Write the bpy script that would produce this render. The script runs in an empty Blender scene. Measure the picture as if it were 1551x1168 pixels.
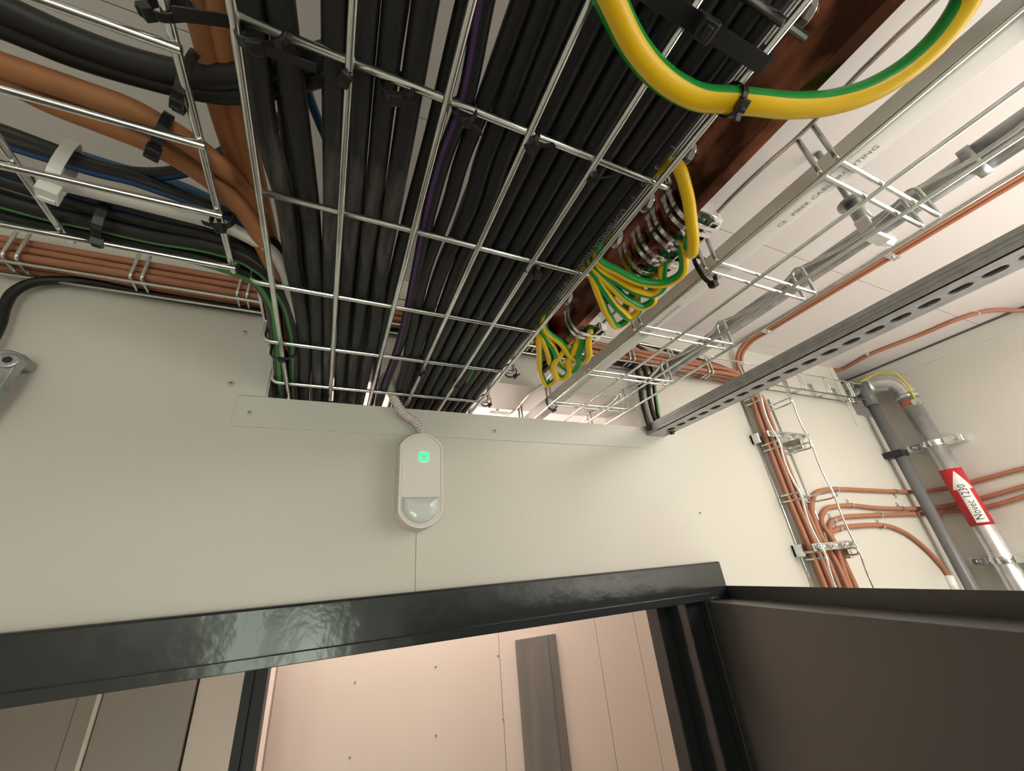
import bpy, math, random
from mathutils import Vector, Matrix
random.seed(7)
S = bpy.context.scene
COL = S.collection
H = 2.10                      # lens height above the floor; coordinates below are relative to the lens
V = Vector
# ---------------------------------------------------------------- camera
F = 595.66
M = ((0.91356742, -0.39688839, -0.08873655), (0.10449709, 0.43995033, -0.89192156), (0.39303299, 0.80555776, 0.44339797))
def ray(px, py):
    a, b = (px - 775.5) / F, (py - 584) / F
    return V([M[0][i] * a + M[1][i] * b + M[2][i] for i in range(3)])
def hz(px, py, z): r = ray(px, py); return r * (z / r.z)      # where a sight line meets a level / a wall plane
def hy(px, py, y): r = ray(px, py); return r * (y / r.y)
def hx(px, py, x): r = ray(px, py); return r * (x / r.x)
cd = bpy.data.cameras.new('camera'); cam = bpy.data.objects.new('camera', cd); COL.objects.link(cam)
cd.sensor_width = 36; cd.lens = F / 1551 * 36; cd.clip_start = 0.01
R = Matrix(((M[0][0], -M[1][0], -M[2][0]), (M[0][1], -M[1][1], -M[2][1]), (M[0][2], -M[1][2], -M[2][2])))
U = R.to_quaternion().to_matrix().to_4x4(); U.translation = V((0, 0, H)); cam.matrix_world = U
S.camera = cam
# ---------------------------------------------------------------- materials
def mat(name, col, rough=.5, metal=0., bump=None, noise=None, emit=None, spec=None, coat=0., alpha=None, trans=0.):
    m = bpy.data.materials.new(name); m.use_nodes = True; n = m.node_tree.nodes; l = m.node_tree.links
    b = n['Principled BSDF']; b.inputs['Base Color'].default_value = (*col, 1); b.inputs['Roughness'].default_value = rough
    b.inputs['Metallic'].default_value = metal; b.inputs['Coat Weight'].default_value = coat
    b.inputs['Transmission Weight'].default_value = trans
    if spec is not None: b.inputs['Specular IOR Level'].default_value = spec
    if emit: b.inputs['Emission Color'].default_value = (*emit[0], 1); b.inputs['Emission Strength'].default_value = emit[1]
    tc = n.new('ShaderNodeTexCoord')
    if noise:                                   # (scale, second colour, low, high, stretch)
        sc, c2, lo, hi, st = noise
        mp = n.new('ShaderNodeMapping'); mp.inputs['Scale'].default_value = st; l.new(tc.outputs['Object'], mp.inputs['Vector'])
        t = n.new('ShaderNodeTexNoise'); t.inputs['Scale'].default_value = sc; t.inputs['Detail'].default_value = 5; l.new(mp.outputs[0], t.inputs['Vector'])
        r = n.new('ShaderNodeMapRange'); r.inputs['From Min'].default_value = lo; r.inputs['From Max'].default_value = hi; l.new(t.outputs['Fac'], r.inputs['Value'])
        x = n.new('ShaderNodeMix'); x.data_type = 'RGBA'; x.inputs['A'].default_value = (*col, 1); x.inputs['B'].default_value = (*c2, 1)
        l.new(r.outputs[0], x.inputs['Factor']); l.new(x.outputs['Result'], b.inputs['Base Color'])
    if bump:                                    # (scale, strength, distance)
        t = n.new('ShaderNodeTexNoise'); t.inputs['Scale'].default_value = bump[0]; t.inputs['Detail'].default_value = 3; l.new(tc.outputs['Object'], t.inputs['Vector'])
        k = n.new('ShaderNodeBump'); k.inputs['Strength'].default_value = bump[1]; k.inputs['Distance'].default_value = bump[2]
        l.new(t.outputs['Fac'], k.inputs['Height']); l.new(k.outputs[0], b.inputs['Normal'])
    return m
ONE = (1, 1, 1)
PAINT = mat('cream powder coat', (.66, .64, .578), .36, bump=(260, .10, .002))
TRIM = mat('cream folded trim', (.66, .65, .60), .42, bump=(260, .06, .002))
CEIL = mat('white ceiling panel', (.70, .665, .65), .5)
GAP = mat('dark joint', (.10, .095, .09), .8)
JOINT = mat('ceiling joint', (.38, .35, .33), .8)
FLOOR = mat('light grey vinyl floor', (.56, .54, .52), .5, noise=(14, (.50, .48, .465), .4, .7, ONE))
ZINC = mat('galvanised wire', (.80, .83, .80), .25, 1., noise=(60, (.60, .64, .62), .35, .7, ONE))
GALV = mat('hot dip galvanised steel', (.50, .52, .53), .42, .9, noise=(55, (.33, .35, .36), .4, .65, ONE), bump=(120, .08, .001))
STEEL = mat('bright plated steel', (.80, .82, .83), .22, 1.)
STRUTM = mat('galvanised strut', (.50, .50, .51), .5, .65, noise=(90, (.40, .40, .42), .4, .7, ONE))
BLACK = mat('black rubber sheath', (.020, .020, .021), .46, noise=(45, (.19, .18, .165), .52, .74, (1, .2, 1)), spec=.45)
BLACKP = mat('clean black sheath', (.014, .014, .015), .42, noise=(50, (.05, .05, .05), .66, .86, (1, .3, 1)), spec=.4)
TIE = mat('black nylon', (.012, .012, .013), .38)
TIEW = mat('white nylon', (.78, .78, .74), .4)
BROWN = mat('brown cable sheath', (.40, .165, .06), .5, noise=(40, (.33, .135, .05), .4, .7, ONE))
TERRA = mat('terracotta cable sheath', (.42, .175, .095), .52, noise=(60, (.39, .16, .086), .4, .7, ONE))
WHITEC = mat('white cable sheath', (.72, .70, .66), .45)
YEL = mat('yellow insulation', (.93, .59, .008), .33)
GRN = mat('green insulation', (.012, .31, .05), .33)
GRN2 = mat('dark green sleeve', (.006, .15, .05), .35)
SGRN = mat('green stripe', (.045, .30, .05), .45)
SBLU = mat('blue stripe', (.012, .10, .30), .45)
SPUR = mat('purple stripe', (.10, .035, .17), .45)
BLUE = mat('steel blue sheath', (.02, .10, .20), .45)
COPPER = mat('copper bar', (.40, .15, .085), .26, 1., noise=(26, (.085, .034, .02), .38, .58, (1, 1, 1.6)))
COPR = mat('red copper clad', (.62, .20, .10), .4, .7)
REDI = mat('red insulator', (.42, .012, .022), .4)
FRAME = mat('anthracite gloss', (.023, .028, .030), .16, bump=(42, .22, .0022), spec=.62)
LEAF = mat('anthracite leaf', (.082, .078, .074), .36, bump=(200, .04, .001), spec=.6)
POSTM = mat('satin anthracite', (.026, .029, .031), .55, spec=.3)
RUBBER = mat('seal', (.008, .008, .009), .6)
PINK = mat('beige cladding', (.70, .62, .55), .5)
TAUPE_DIM = mat('dimmed taupe panel', (.30, .26, .23), .40)  # weak light on the left panels is put into this dark colour
LOUV = mat('grey vent strip', (.20, .19, .18), .45, .3, noise=(22, (.27, .26, .25), .45, .8, (1, 1, .15)))
DUCT = mat('white plastic duct', (.80, .78, .75), .45)
DETW = mat('white plastic housing', (.80, .75, .72), .45)
LENS = mat('milky lens', (.66, .70, .68), .16, coat=.4)
LED = mat('green lamp', (.05, .8, .25), .4, emit=((.03, .95, .24), 1.05))
PIPEM = mat('galvanised pipe', (.78, .79, .79), .34, .85, noise=(40, (.62, .63, .63), .4, .7, ONE))
PVC = mat('grey plastic pipe', (.16, .165, .17), .35)
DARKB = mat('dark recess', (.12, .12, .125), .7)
REDL = mat('red label', (.66, .035, .045), .4)
WHL = mat('white label', (.86, .86, .84), .4)
INK = mat('black ink', (.02, .02, .02), .5)
INKG = mat('grey print', (.20, .20, .19), .6)
INKD = mat('pale print on duct', (.33, .32, .32), .6)
ORT = mat('orange tape', (.72, .22, .10), .5)
YW = mat('yellow earth wire', (.70, .56, .05), .4)
FLEX = mat('pale flexible conduit', (.66, .60, .57), .5)
FLEXD = mat('conduit groove', (.30, .27, .26), .6)
WINE = mat('daylight pane', (.8, .85, .8), .3, emit=((.82, .95, .78), 6.5))
LAMPE = mat('lamp diffuser', (.9, .9, .9), .4, emit=((1., .93, .88), 3.0))
# ---------------------------------------------------------------- mesh helpers
WLOC = {}
def finish(o, loc, parent):
    WLOC[o.name] = loc
    if parent is None: o.location = loc + V((0, 0, H))
    else:
        o.parent = parent; o.location = loc - WLOC[parent.name]
def tag(o, label=None, cat=None, group=None, kind=None):
    if label: o['label'] = label
    if cat: o['category'] = cat
    if group: o['group'] = group
    if kind: o['kind'] = kind
    return o
def empty(name, loc, label=None, cat=None, group=None, kind=None):
    o = bpy.data.objects.new(name, None); o.empty_display_size = .02; COL.objects.link(o); finish(o, V(loc), None)
    return tag(o, label, cat, group, kind)
class MB:
    def __init__(s): s.v = []; s.f = []; s.m = []; s.s = []
    def add(s, vs, fs, mi=0, sm=False):
        b = len(s.v); s.v += [V(p) for p in vs]
        for f in fs: s.f.append([b + i for i in f]); s.m.append(mi); s.s.append(sm)
        return s
    def box(s, x0, x1, y0, y1, z0, z1, mi=0):
        return s.obox(((x0 + x1) / 2, (y0 + y1) / 2, (z0 + z1) / 2), (1, 0, 0), (0, 1, 0), (0, 0, 1), (x1 - x0) / 2, (y1 - y0) / 2, (z1 - z0) / 2, mi)
    def obox(s, c, a, b, n, ha, hb, hc, mi=0):
        c, a, b, n = V(c), V(a), V(b), V(n)
        vs = [c + a * (i * ha) + b * (j * hb) + n * (k * hc) for k in (-1, 1) for j in (-1, 1) for i in (-1, 1)]
        return s.add(vs, [(0, 2, 3, 1), (4, 5, 7, 6), (0, 1, 5, 4), (2, 6, 7, 3), (0, 4, 6, 2), (1, 3, 7, 5)], mi)
    def tube(s, pts, r, seg=12, mi=0, stripe=None, caps=True, ref=(0, 0, 1), closed=False, rf=None, lock=False):
        # stripe = (material index, [(start, end) in degrees around the tube, 0 = ref])
        P = [V(p) for p in pts]; n = len(P); N = None; rings = []
        for i in range(n):
            if closed: T = P[(i + 1) % n] - P[i - 1]
            else: T = P[min(i + 1, n - 1)] - P[max(i - 1, 0)]
            T.normalize()
            if N is None or lock:
                N = V(ref) - T * T.dot(V(ref))
                if N.length < 1e-3: N = T.orthogonal()
            else: N = N - T * T.dot(N)
            N.normalize(); B = T.cross(N)
            rr = r if rf is None else rf(i, n)
            rings.append([P[i] + (N * math.cos(2 * math.pi * k / seg) + B * math.sin(2 * math.pi * k / seg)) * rr for k in range(seg)])
        b = len(s.v)
        for q in rings: s.v += q
        for i in range(n if closed else n - 1):
            for k in range(seg):
                j = (i + 1) % n
                s.f.append([b + i * seg + k, b + i * seg + (k + 1) % seg, b + j * seg + (k + 1) % seg, b + j * seg + k])
                q = mi
                if stripe:
                    a = (k + .5) * 360 / seg
                    for a0, a1 in stripe[1]:
                        if a0 <= a < a1 or a0 <= a - 360 < a1: q = stripe[0]
                s.m.append(q); s.s.append(True)
        if caps and not closed:
            s.f.append([b + k for k in range(seg)][::-1]); s.m.append(mi); s.s.append(False)
            s.f.append([b + (n - 1) * seg + k for k in range(seg)]); s.m.append(mi); s.s.append(False)
        return s
    def cyl(s, p0, p1, r, seg=16, mi=0, r2=None):
        p0, p1 = V(p0), V(p1); r2 = r if r2 is None else r2
        return s.tube([p0, p1], r, seg, mi, rf=lambda i, n: r if i == 0 else r2)
    def hexa(s, c, ax, r, h, mi=0):
        c, ax = V(c), V(ax).normalized(); return s.flat(s.tube, [c, c + ax * h], r, 6, mi)
    def flat(s, fn, *a):
        k = len(s.s); fn(*a)
        for i in range(k, len(s.s)): s.s[i] = False
        return s
    def prism(s, poly, d, mi=0, sm=False):       # planar polygon (world points) swept along d
        n = len(poly); P = [V(p) for p in poly]; d = V(d)
        s.add(P + [p + d for p in P], [list(range(n))[::-1], list(range(n, 2 * n))], mi)
        b = len(s.v) - 2 * n
        for i in range(n):
            j = (i + 1) % n; s.f.append([b + i, b + j, b + n + j, b + n + i]); s.m.append(mi); s.s.append(sm)
        return s
    def build(s, name, mats, parent=None, label=None, cat=None, group=None, kind=None, bevel=0, origin=None):
        lo = V([min(p[i] for p in s.v) for i in range(3)]); hi = V([max(p[i] for p in s.v) for i in range(3)])
        c = (lo + hi) / 2 if origin is None else V(origin)
        me = bpy.data.meshes.new(name); me.from_pydata([p - c for p in s.v], [], s.f)
        for m in (mats if isinstance(mats, (list, tuple)) else [mats]): me.materials.append(m)
        me.polygons.foreach_set('material_index', s.m); me.polygons.foreach_set('use_smooth', s.s); me.update()
        import bmesh
        bm = bmesh.new(); bm.from_mesh(me); bmesh.ops.recalc_face_normals(bm, faces=bm.faces); bm.to_mesh(me); bm.free()
        o = bpy.data.objects.new(name, me); COL.objects.link(o); finish(o, c, parent)
        if bevel:
            k = o.modifiers.new('bevel', 'BEVEL'); k.width = bevel; k.segments = 2; k.limit_method = 'ANGLE'
        return tag(o, label, cat, group, kind)
def spline(P, n=8):                             # Hermite curve through the points, chord-length tangents
    P = [V(p) for p in P]
    if len(P) == 2: return [P[0].lerp(P[1], i / n) for i in range(n + 1)]
    h = [max(1e-6, (P[i + 1] - P[i]).length) for i in range(len(P) - 1)]
    d = [(P[i + 1] - P[i]) / h[i] for i in range(len(P) - 1)]
    m = [d[0]] + [(d[i - 1] * h[i] + d[i] * h[i - 1]) / (h[i] + h[i - 1]) for i in range(1, len(P) - 1)] + [d[-1]]
    out = []
    for i in range(len(P) - 1):
        for k in range(n):
            t = k / n; t2, t3 = t * t, t * t * t
            out.append(P[i] * (2 * t3 - 3 * t2 + 1) + m[i] * (h[i] * (t3 - 2 * t2 + t)) + P[i + 1] * (3 * t2 - 2 * t3) + m[i + 1] * (h[i] * (t3 - t2)))
    return out + [P[-1]]
def rounded(P, rad, n=5):                       # polyline with filleted corners
    P = [V(p) for p in P]; out = [P[0]]
    for i in range(1, len(P) - 1):
        a, b = (P[i - 1] - P[i]), (P[i + 1] - P[i]); q = min(rad, a.length * .49, b.length * .49)
        A, B = P[i] + a.normalized() * q, P[i] + b.normalized() * q
        for k in range(n + 1):
            t = k / n; out.append(A * (1 - t) ** 2 + P[i] * 2 * t * (1 - t) + B * t * t)
    return out + [P[-1]]
def wire(name, P, r, parent, m=ZINC, seg=10, rad=.006):
    return MB().tube(rounded(P, rad), r, seg).build(name, m, parent)
def text_mesh(body, size):                      # flat glyph mesh in its own xy plane
    c = bpy.data.curves.new('glyphs', 'FONT'); c.body = body; c.size = size; c.resolution_u = 2; c.align_x = 'LEFT'; c.align_y = 'CENTER'
    o = bpy.data.objects.new('glyphs', c); COL.objects.link(o)
    dg = bpy.context.evaluated_depsgraph_get(); me = o.evaluated_get(dg).to_mesh()
    vs = [v.co.copy() for v in me.vertices]; fs = [list(p.vertices) for p in me.polygons]
    o.evaluated_get(dg).to_mesh_clear(); bpy.data.objects.remove(o); bpy.data.curves.remove(c)
    return vs, fs
def split_rows(vs, fs, step):                   # cut a flat glyph mesh into narrow rows so that it can bend
    import bmesh
    bm = bmesh.new(); q = [bm.verts.new(v) for v in vs]
    for f in fs:
        try: bm.faces.new([q[i] for i in f])
        except ValueError: pass
    y = min(v.y for v in vs) + step
    while y < max(v.y for v in vs):
        bmesh.ops.bisect_plane(bm, geom=bm.verts[:] + bm.edges[:] + bm.faces[:], plane_co=(0, y, 0), plane_no=(0, 1, 0)); y += step
    bm.verts.index_update(); r = ([v.co.copy() for v in bm.verts], [[v.index for v in f.verts] for f in bm.faces]); bm.free(); return r
def flat_text(body, size, org, xd, yd, parent, m, name='printed_text'):
    vs, fs = text_mesh(body, size); org, xd, yd = V(org), V(xd).normalized(), V(yd).normalized()
    return MB().add([org + xd * v.x + yd * v.y for v in vs], fs).build(name, m, parent)

# ================================================================ THE ROOM
WY = .55                                        # face of the partition wall
w = MB()
ny0, nx0, nx1 = .242, -.092, .540               # cable opening: sill and sides
D0, D1, DZ = -.52, .572, -.050                  # doorway
Y1 = WY + .105
w.box(-1.9, D0, WY + .002, Y1, -H, DZ); w.box(D1, 1.5, WY + .002, Y1, -H, DZ); w.box(-1.9, 1.5, WY + .002, Y1, DZ, ny0)
w.box(-1.9, nx0, WY + .002, Y1, ny0, .487); w.box(nx1, 1.345, WY + .002, Y1, ny0, .487); w.box(1.345, 1.5, WY + .002, Y1, ny0, .335)
w.box(nx0, nx1, WY + .002, Y1, .335, .487); w.box(.16, nx1, WY + .002, Y1, .305, .335)
# cladding sheets with a hairline joint
g = .0006
w.box(-1.9, D0, WY, WY + .002, -H, DZ); w.box(D1, 1.40, WY, WY + .002, -H, DZ)
w.box(-1.9, .1078 - g, WY, WY + .002, DZ, ny0); w.box(.1078 + g, 1.40, WY, WY + .002, DZ, ny0)
w.box(-1.9, nx0, WY, WY + .002, ny0, .487); w.box(nx1, 1.345, WY, WY + .002, ny0, .487); w.box(1.345, 1.395, WY, WY + .002, ny0, .334)
w.box(nx0, nx1, WY, WY + .002, .335, .487); w.box(.16, nx1, WY, WY + .002, .305, .335)
wf = w.build('wall_front', PAINT, kind='structure')
def rivet(p, n=(0, -1, 0), r=.0042, parent=None, name='rivet', m=STEEL):
    p, n = V(p), V(n)
    b = MB().cyl(p, p + n * .0008, r, 14).cyl(p + n * .0008, p + n * .0022, r * .72, 14, r2=r * .45)
    b.cyl(p + n * .0022, p + n * .0024, r * .3, 8, mi=1)
    return b.build(name, [m, INK], parent)
for px, py in ((371, 504), (350, 581)): rivet(hy(px, py, WY), parent=wf, name='screw')
rivet(hy(1060, 777, WY), r=.0022, parent=wf, name='screw', m=GALV)
# folded trim round the opening
t = MB()
t.box(-.1205, .5365, WY - .0018, WY - .0002, .201, .2425)
t.box(-.1205, nx0 + .001, WY - .0018, WY - .0002, .2432, .367)
t.box(-.1205, .54, WY - .001, WY + .06, .2405, .2425)
t.box(nx1 - .0035, nx1 - .001, WY - .0018, WY + .048, .2425, .335)
t.box(nx0 + .0005, nx0 + .003, WY + .0005, WY + .10, .2425, .335)
tr = t.build('trim_1', TRIM, kind='structure')
for px, py in ((378, 625), (749, 653)): rivet(hy(px, py, WY - .0018), parent=tr, m=TRIM)
t = MB(); t.box(1.318, 1.346, WY - .0016, WY - .0002, .3345, .487); t.box(1.318, 1.398, WY - .0016, WY - .0002, .300, .334)
t.build('trim_2', TRIM, kind='structure')
# dark service recess behind the corner opening
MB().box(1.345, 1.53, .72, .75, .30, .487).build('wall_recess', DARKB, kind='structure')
# right wall, its cove and the ceiling
MB().box(1.5, 1.54, -2.7, 1.9, -H, .56).build('wall_right', PAINT, kind='structure')
MB().box(1.4955, 1.4998, -2.6, .72, .4435, .482).build('trim_3', TRIM, kind='structure')
MB().box(1.492, 1.4995, -2.6, .72, .4825, .4868).build('trim_4', GAP, kind='structure')
c = MB(); ys = [-2.7 + .0]
y = .513
edges = []
while y > -2.7: edges.append(y); y -= .2405 if y > .4 else .48
edges = [1.95, 1.2, .7535 + .24] + [.7535] + edges + [-2.7]
for a, b in zip(edges, edges[1:]): c.box(-1.9, 1.5, b + .0006, a - .0006, .487, .491)
c.box(-1.9, 1.5, -2.7, 1.95, .492, .52, 1)
c.build('ceiling', [CEIL, JOINT], kind='structure')
MB().box(-1.94, 1.54, -2.74, 1.95, -H - .05, -H).build('floor', FLOOR, kind='structure')
MB().box(-1.94, -1.9, -2.7, 1.9, -H, .52).build('wall_left', PAINT, kind='structure')
# rear wall with two daylight windows (behind the lens, they mirror in the gloss frame)
MB().box(-1.9, 1.5, -2.74, -2.7, -H, .52).build('wall_rear', PAINT, kind='structure')
for i, (a, b, z0, z1) in enumerate(((-.52, -.36, -1.3, .35), (-.16, .10, -1.3, -.10))):
    m = MB(); fw = .03
    m.box(a - fw, b + fw, -2.7, -2.68, z1, z1 + fw).box(a - fw, b + fw, -2.7, -2.68, z0 - fw, z0).box(a - fw, a, -2.7, -2.68, z0, z1).box(b, b + fw, -2.7, -2.68, z0, z1)
    wn = m.build('window_%d' % (i + 1), FRAME, kind='structure')
    MB().box(a, b, -2.698, -2.69, z0, z1).build('pane', WINE, wn)
# ---------------------------------------------------------------- the room beyond the doorway
BY = 1.50
b = MB(); b.box(-1.9, 1.5, BY + .004, BY + .05, -H, .487)
xs = [hy(410, 1080, BY).x, hy(762, 1080, BY).x, hy(919, 1060, BY).x, hy(984, 1060, BY).x]
prev = -1.9
for q in xs + [1.5]:
    b.box(prev + .0015, q - .0015, BY, BY + .004, -H, .487); prev = q
bw = b.build('wall_back', PINK, kind='structure')
for px, py in ((538, 1033), (660, 1010), (530, 1147), (660, 1114), (754, 993), (762, 1089), (408, 1060)):
    rivet(hy(px, py, BY), r=.0032, parent=bw, name='screw', m=GALV)
q0, q1 = hy(782, 970, BY - .012), hy(842, 962, BY - .012)
b = MB(); b.box(q0.x, q1.x, BY - .012, BY, -1.6, q0.z); b.box(q1.x - .036, q1.x - .033, BY - .014, BY - .012, -1.6, q0.z, 1)
b.build('vent_strip', [LOUV, DARKB], label='tall dark grey vent strip on the beige wall seen through the doorway', cat='vent')
MY = .80
a0, a1 = hy(371, 1019, MY).x, hy(407, 1014, MY).x
b = MB(); b.box(a0, a0 + .012, MY, MY + .05, -H, .1).box(a0 + .015, a1, MY - .004, MY + .05, -H, .1).box(a0 + .012, a0 + .015, MY + .006, MY + .05, -H, .1, 1)
b.build('door_post', [POSTM, RUBBER], label='slim anthracite post with a seal line, standing beyond the doorway', cat='post')
KY = .98
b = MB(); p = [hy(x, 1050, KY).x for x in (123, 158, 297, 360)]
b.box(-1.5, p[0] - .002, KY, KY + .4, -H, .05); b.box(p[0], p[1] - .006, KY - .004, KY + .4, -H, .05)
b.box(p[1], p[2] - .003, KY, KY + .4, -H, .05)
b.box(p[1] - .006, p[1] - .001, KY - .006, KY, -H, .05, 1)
b.build('cabinet', [TAUPE_DIM, PINK], label='tall cabinet in shade-darkened taupe with a bright edge strip, beyond the doorway at left', cat='cabinet')
MB().box(p[2], p[3] + .03, KY + .01, KY + .4, -H, .05).build('wall_panel', PINK, label='narrow beige panel between the shade-darkened cabinet and the slim dark post', cat='panel')

# ---------------------------------------------------------------- door frame and open leaf
fr = empty('door_frame', (.03, WY, -.03), 'glossy anthracite steel door frame under the motion sensor', 'door frame')
FY = WY - .012
z_t = hy(500, 909, FY).z; xr = hy(1091, 852, FY).x
m = MB()
m.box(-.60, xr, FY, WY + .001, hy(500, 992, FY).z, z_t)
m.build('head_face', FRAME, fr, bevel=.003)
LY = FY - .005
zb = hy(500, 980, LY).z; zl = hy(500, 998, LY).z; xl_ = hy(1075, 897, LY).x
m = MB(); m.box(-.60, xl_, LY, FY + .012, zl, zb); m.box(-.60, .548, FY + .012, WY + .10, zl + .002, zb - .004)
m.build('head_stop', FRAME, fr, bevel=.0008)
m = MB(); m.box(.5705, xr, FY, WY + .006, -H, z_t - .0505); m.build('hinge_side_face', FRAME, fr, bevel=.003)
m = MB(); m.box(.5165, .540, WY + .045, WY + .075, -H, zl - .001); m.box(.540, .572, WY + .004, WY + .09, -H, zl - .001); m.build('hinge_side_stop', FRAME, fr, bevel=.002)
m = MB(); m.box(-.60, -.50, FY, WY + .09, -H, z_t - .051); m.build('lock_side_face', FRAME, fr)
# leaf: outer skin overlaps the frame, inner pan is thicker and lower
az = math.radians(22.5); dr = V((-math.sin(az), -math.cos(az), 0)); nr = V((-math.cos(az), math.sin(az), 0))
lf = empty('door_1', (.628, .545, -H), kind='structure')
hin = V((.631, .548, 0)); L = .92
zt, zi = -.034, -.0525
m = MB().obox(hin + dr * (L / 2) + nr * .001 + V((0, 0, (zt - H) / 2)), dr, nr, (0, 0, 1), L / 2, .001, (zt + H) / 2 - .005)
m.build('outer_skin', LEAF, lf)
m = MB().obox(hin + dr * (L / 2 + .004) + nr * .026 + V((0, 0, (zi - H) / 2)), dr, nr, (0, 0, 1), L / 2 - .018, .024, (zi + H) / 2 - .005)
m.build('inner_pan', LEAF, lf, bevel=.0008)

# ================================================================ MOTION SENSOR and its flexible conduit
DY = WY - .030
def arc_outline(x0, x1, zt, zb, rise_t, rise_b, n=14):
    xc, hw = (x0 + x1) / 2, (x1 - x0) / 2; P = []
    def bow(a, rise): R_ = (hw * hw + rise * rise) / (2 * rise); return R_ - math.sqrt(R_ * R_ - (a * hw) ** 2)
    for i in range(n + 1): a = -1 + 2 * i / n; P.append((xc + a * hw, zb + bow(a, rise_b)))
    for i in range(n + 1): a = 1 - 2 * i / n; P.append((xc + a * hw, zt - bow(a, rise_t)))
    return P
A, B = hy(604, 720, DY), hy(672, 720, DY); zt_, zb_ = hy(638, 656, DY).z, hy(637, 801, DY).z
P = arc_outline(A.x, B.x, zt_, zb_, .017, .021, 22)
det = empty('motion_sensor', ((A.x + B.x) / 2, WY - .015, zb_), 'white plastic motion sensor with a lit green square on the wall above the door', 'motion sensor')
m = MB()
def inset(P, d):
    xc = sum(p[0] for p in P) / len(P); zc = sum(p[1] for p in P) / len(P)
    hw = max(abs(p[0] - xc) for p in P); hh = max(abs(p[1] - zc) for p in P)
    return [(xc + (x - xc) * (1 - d / hw), zc + (z - zc) * (1 - d / hh)) for x, z in P]
def loft(m, L, mi=0):
    b = len(m.v); n = len(L[0][0])
    for Q, y in L: m.v += [V((x, y, z)) for x, z in Q]
    for j in range(len(L) - 1):
        for i in range(n):
            k = (i + 1) % n; m.f.append([b + j * n + i, b + j * n + k, b + (j + 1) * n + k, b + (j + 1) * n + i]); m.m.append(mi); m.s.append(False)
    m.f.append([b + (len(L) - 1) * n + i for i in range(n)]); m.m.append(mi); m.s.append(False)
Q = inset(P, .0035)
loft(m, [(P, WY - .0005), (P, DY + .003), (inset(P, .0008), DY), (Q, DY), (Q, DY + .0012), (inset(Q, .001), DY + .0004)])
m.build('housing', DETW, det)
zs = hy(637, 753, DY).z
lz = [(x, min(z, zs)) for x, z in inset(P, .0062)]; LP = []
for q in lz:
    if not LP or (V(q) - V(LP[-1])).length > 1e-5: LP.append(q)
m = MB(); loft(m, [(LP, DY - .0002)] + [(inset(LP, .014 * (1 - math.cos(t * .3))), DY - .0002 - .0052 * math.sin(t * .3)) for t in range(1, 6)]); m.build('lens', LENS, det, bevel=0)
gc = hy(642, 692, DY)
m = MB()
def rsq(hw, r, n=5):
    o = []
    for cx, cz, a0 in ((hw - r, hw - r, 0), (-hw + r, hw - r, 90), (-hw + r, -hw + r, 180), (hw - r, -hw + r, 270)):
        for k in range(n + 1):
            a = math.radians(a0 + 90 * k / n); o.append((gc.x + cx + r * math.cos(a), gc.z + cz + r * math.sin(a)))
    return o
loft(m, [(rsq(.0062, .0022), DY - .0001), (rsq(.0062, .0022), DY - .0007)]); m.build('indicator_lamp', LED, det)
m = MB(); loft(m, [(rsq(.0026, .0009), DY - .0007), (rsq(.0026, .0009), DY - .0010)]); m.build('indicator_centre', DETW, det)
fp = [(.050, .66, .300), (.052, .60, .290), hz(590, 575, .272), hz(592, 592, .262), hy(600, 610, WY - .014), hy(613, 628, WY - .014), hy(630, 640, WY - .013), hy(637, 652, WY - .014), hy(639, 664, WY - .014)]
fp = spline(fp, 16); LL = [0]
for i in range(1, len(fp)): LL.append(LL[-1] + (V(fp[i]) - V(fp[i - 1])).length)
n = int(LL[-1] / .0011); pts = []
for k in range(n + 1):
    d = LL[-1] * k / n; i = max(j for j in range(len(LL)) if LL[j] <= d + 1e-9); i = min(i, len(fp) - 2)
    pts.append(V(fp[i]).lerp(V(fp[i + 1]), (d - LL[i]) / max(1e-9, LL[i + 1] - LL[i])))
MB().tube(pts, .0066, 16, rf=lambda i, n: .0068 if i % 4 in (0, 1) else .0056).build('flexible_conduit', FLEX,
    label='pale corrugated conduit running from the cable opening to the motion sensor', cat='conduit')

# ================================================================ MAIN WIRE TRAY
TZ = .252; WR = .0024
tray = empty('main_cable_tray', (.065, .2, TZ), 'wide galvanised wire cable tray full of black cables, overhead', 'cable tray')
LX = [-.0655, -.0144, .0375, .0905, .1415, .195]
for x in LX: MB().tube([(x, -.45, TZ - WR), (x, .95, TZ - WR)], WR, 10).build('lengthwise_wire', ZINC, tray)
CY = [-.373, -.273, -.173, -.073, .0265, .127, .228, .328, .4255, .525, .625, .725, .825]
for y in CY:
    zt = TZ + WR
    R_ = [(.213, y, zt), (.213, y, zt + .050)]
    if y < .3: P = [(-.0675, y, zt)] + R_
    else: P = [(-.0835, y, zt + .050), (-.0835, y, zt)] + R_
    if abs(y - .0265) < .001: P = [(-.0675, y, zt), (.2135, y, zt)]
    wire('cross_wire', P, WR, tray, rad=.009)
for x, y0 in ((.2155, -.45), (-.086, .318)):
    for z in (TZ + .030, TZ + .050): MB().tube([(x, y0, z), (x, .95, z)], WR, 10).build('side_wire', ZINC, tray)

# ================================================================ LEFT BRANCH TRAY
bt = empty('branch_cable_tray', (-.2, .22, TZ), 'galvanised wire branch tray meeting the main tray from the left', 'cable tray')
for y in (.049, .099, .149, .2005, .2535, .3085): MB().tube([(-.0905, y, TZ - WR), (-.9, y, TZ - WR)], WR, 10).build('lengthwise_wire', ZINC, bt)
for x in (-.0945, -.197, -.299, -.401, -.503): wire('cross_wire', [(x, -.1, TZ + WR), (x, .321, TZ + WR), (x, .323, TZ + .03)], WR, bt, rad=.005)

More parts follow.
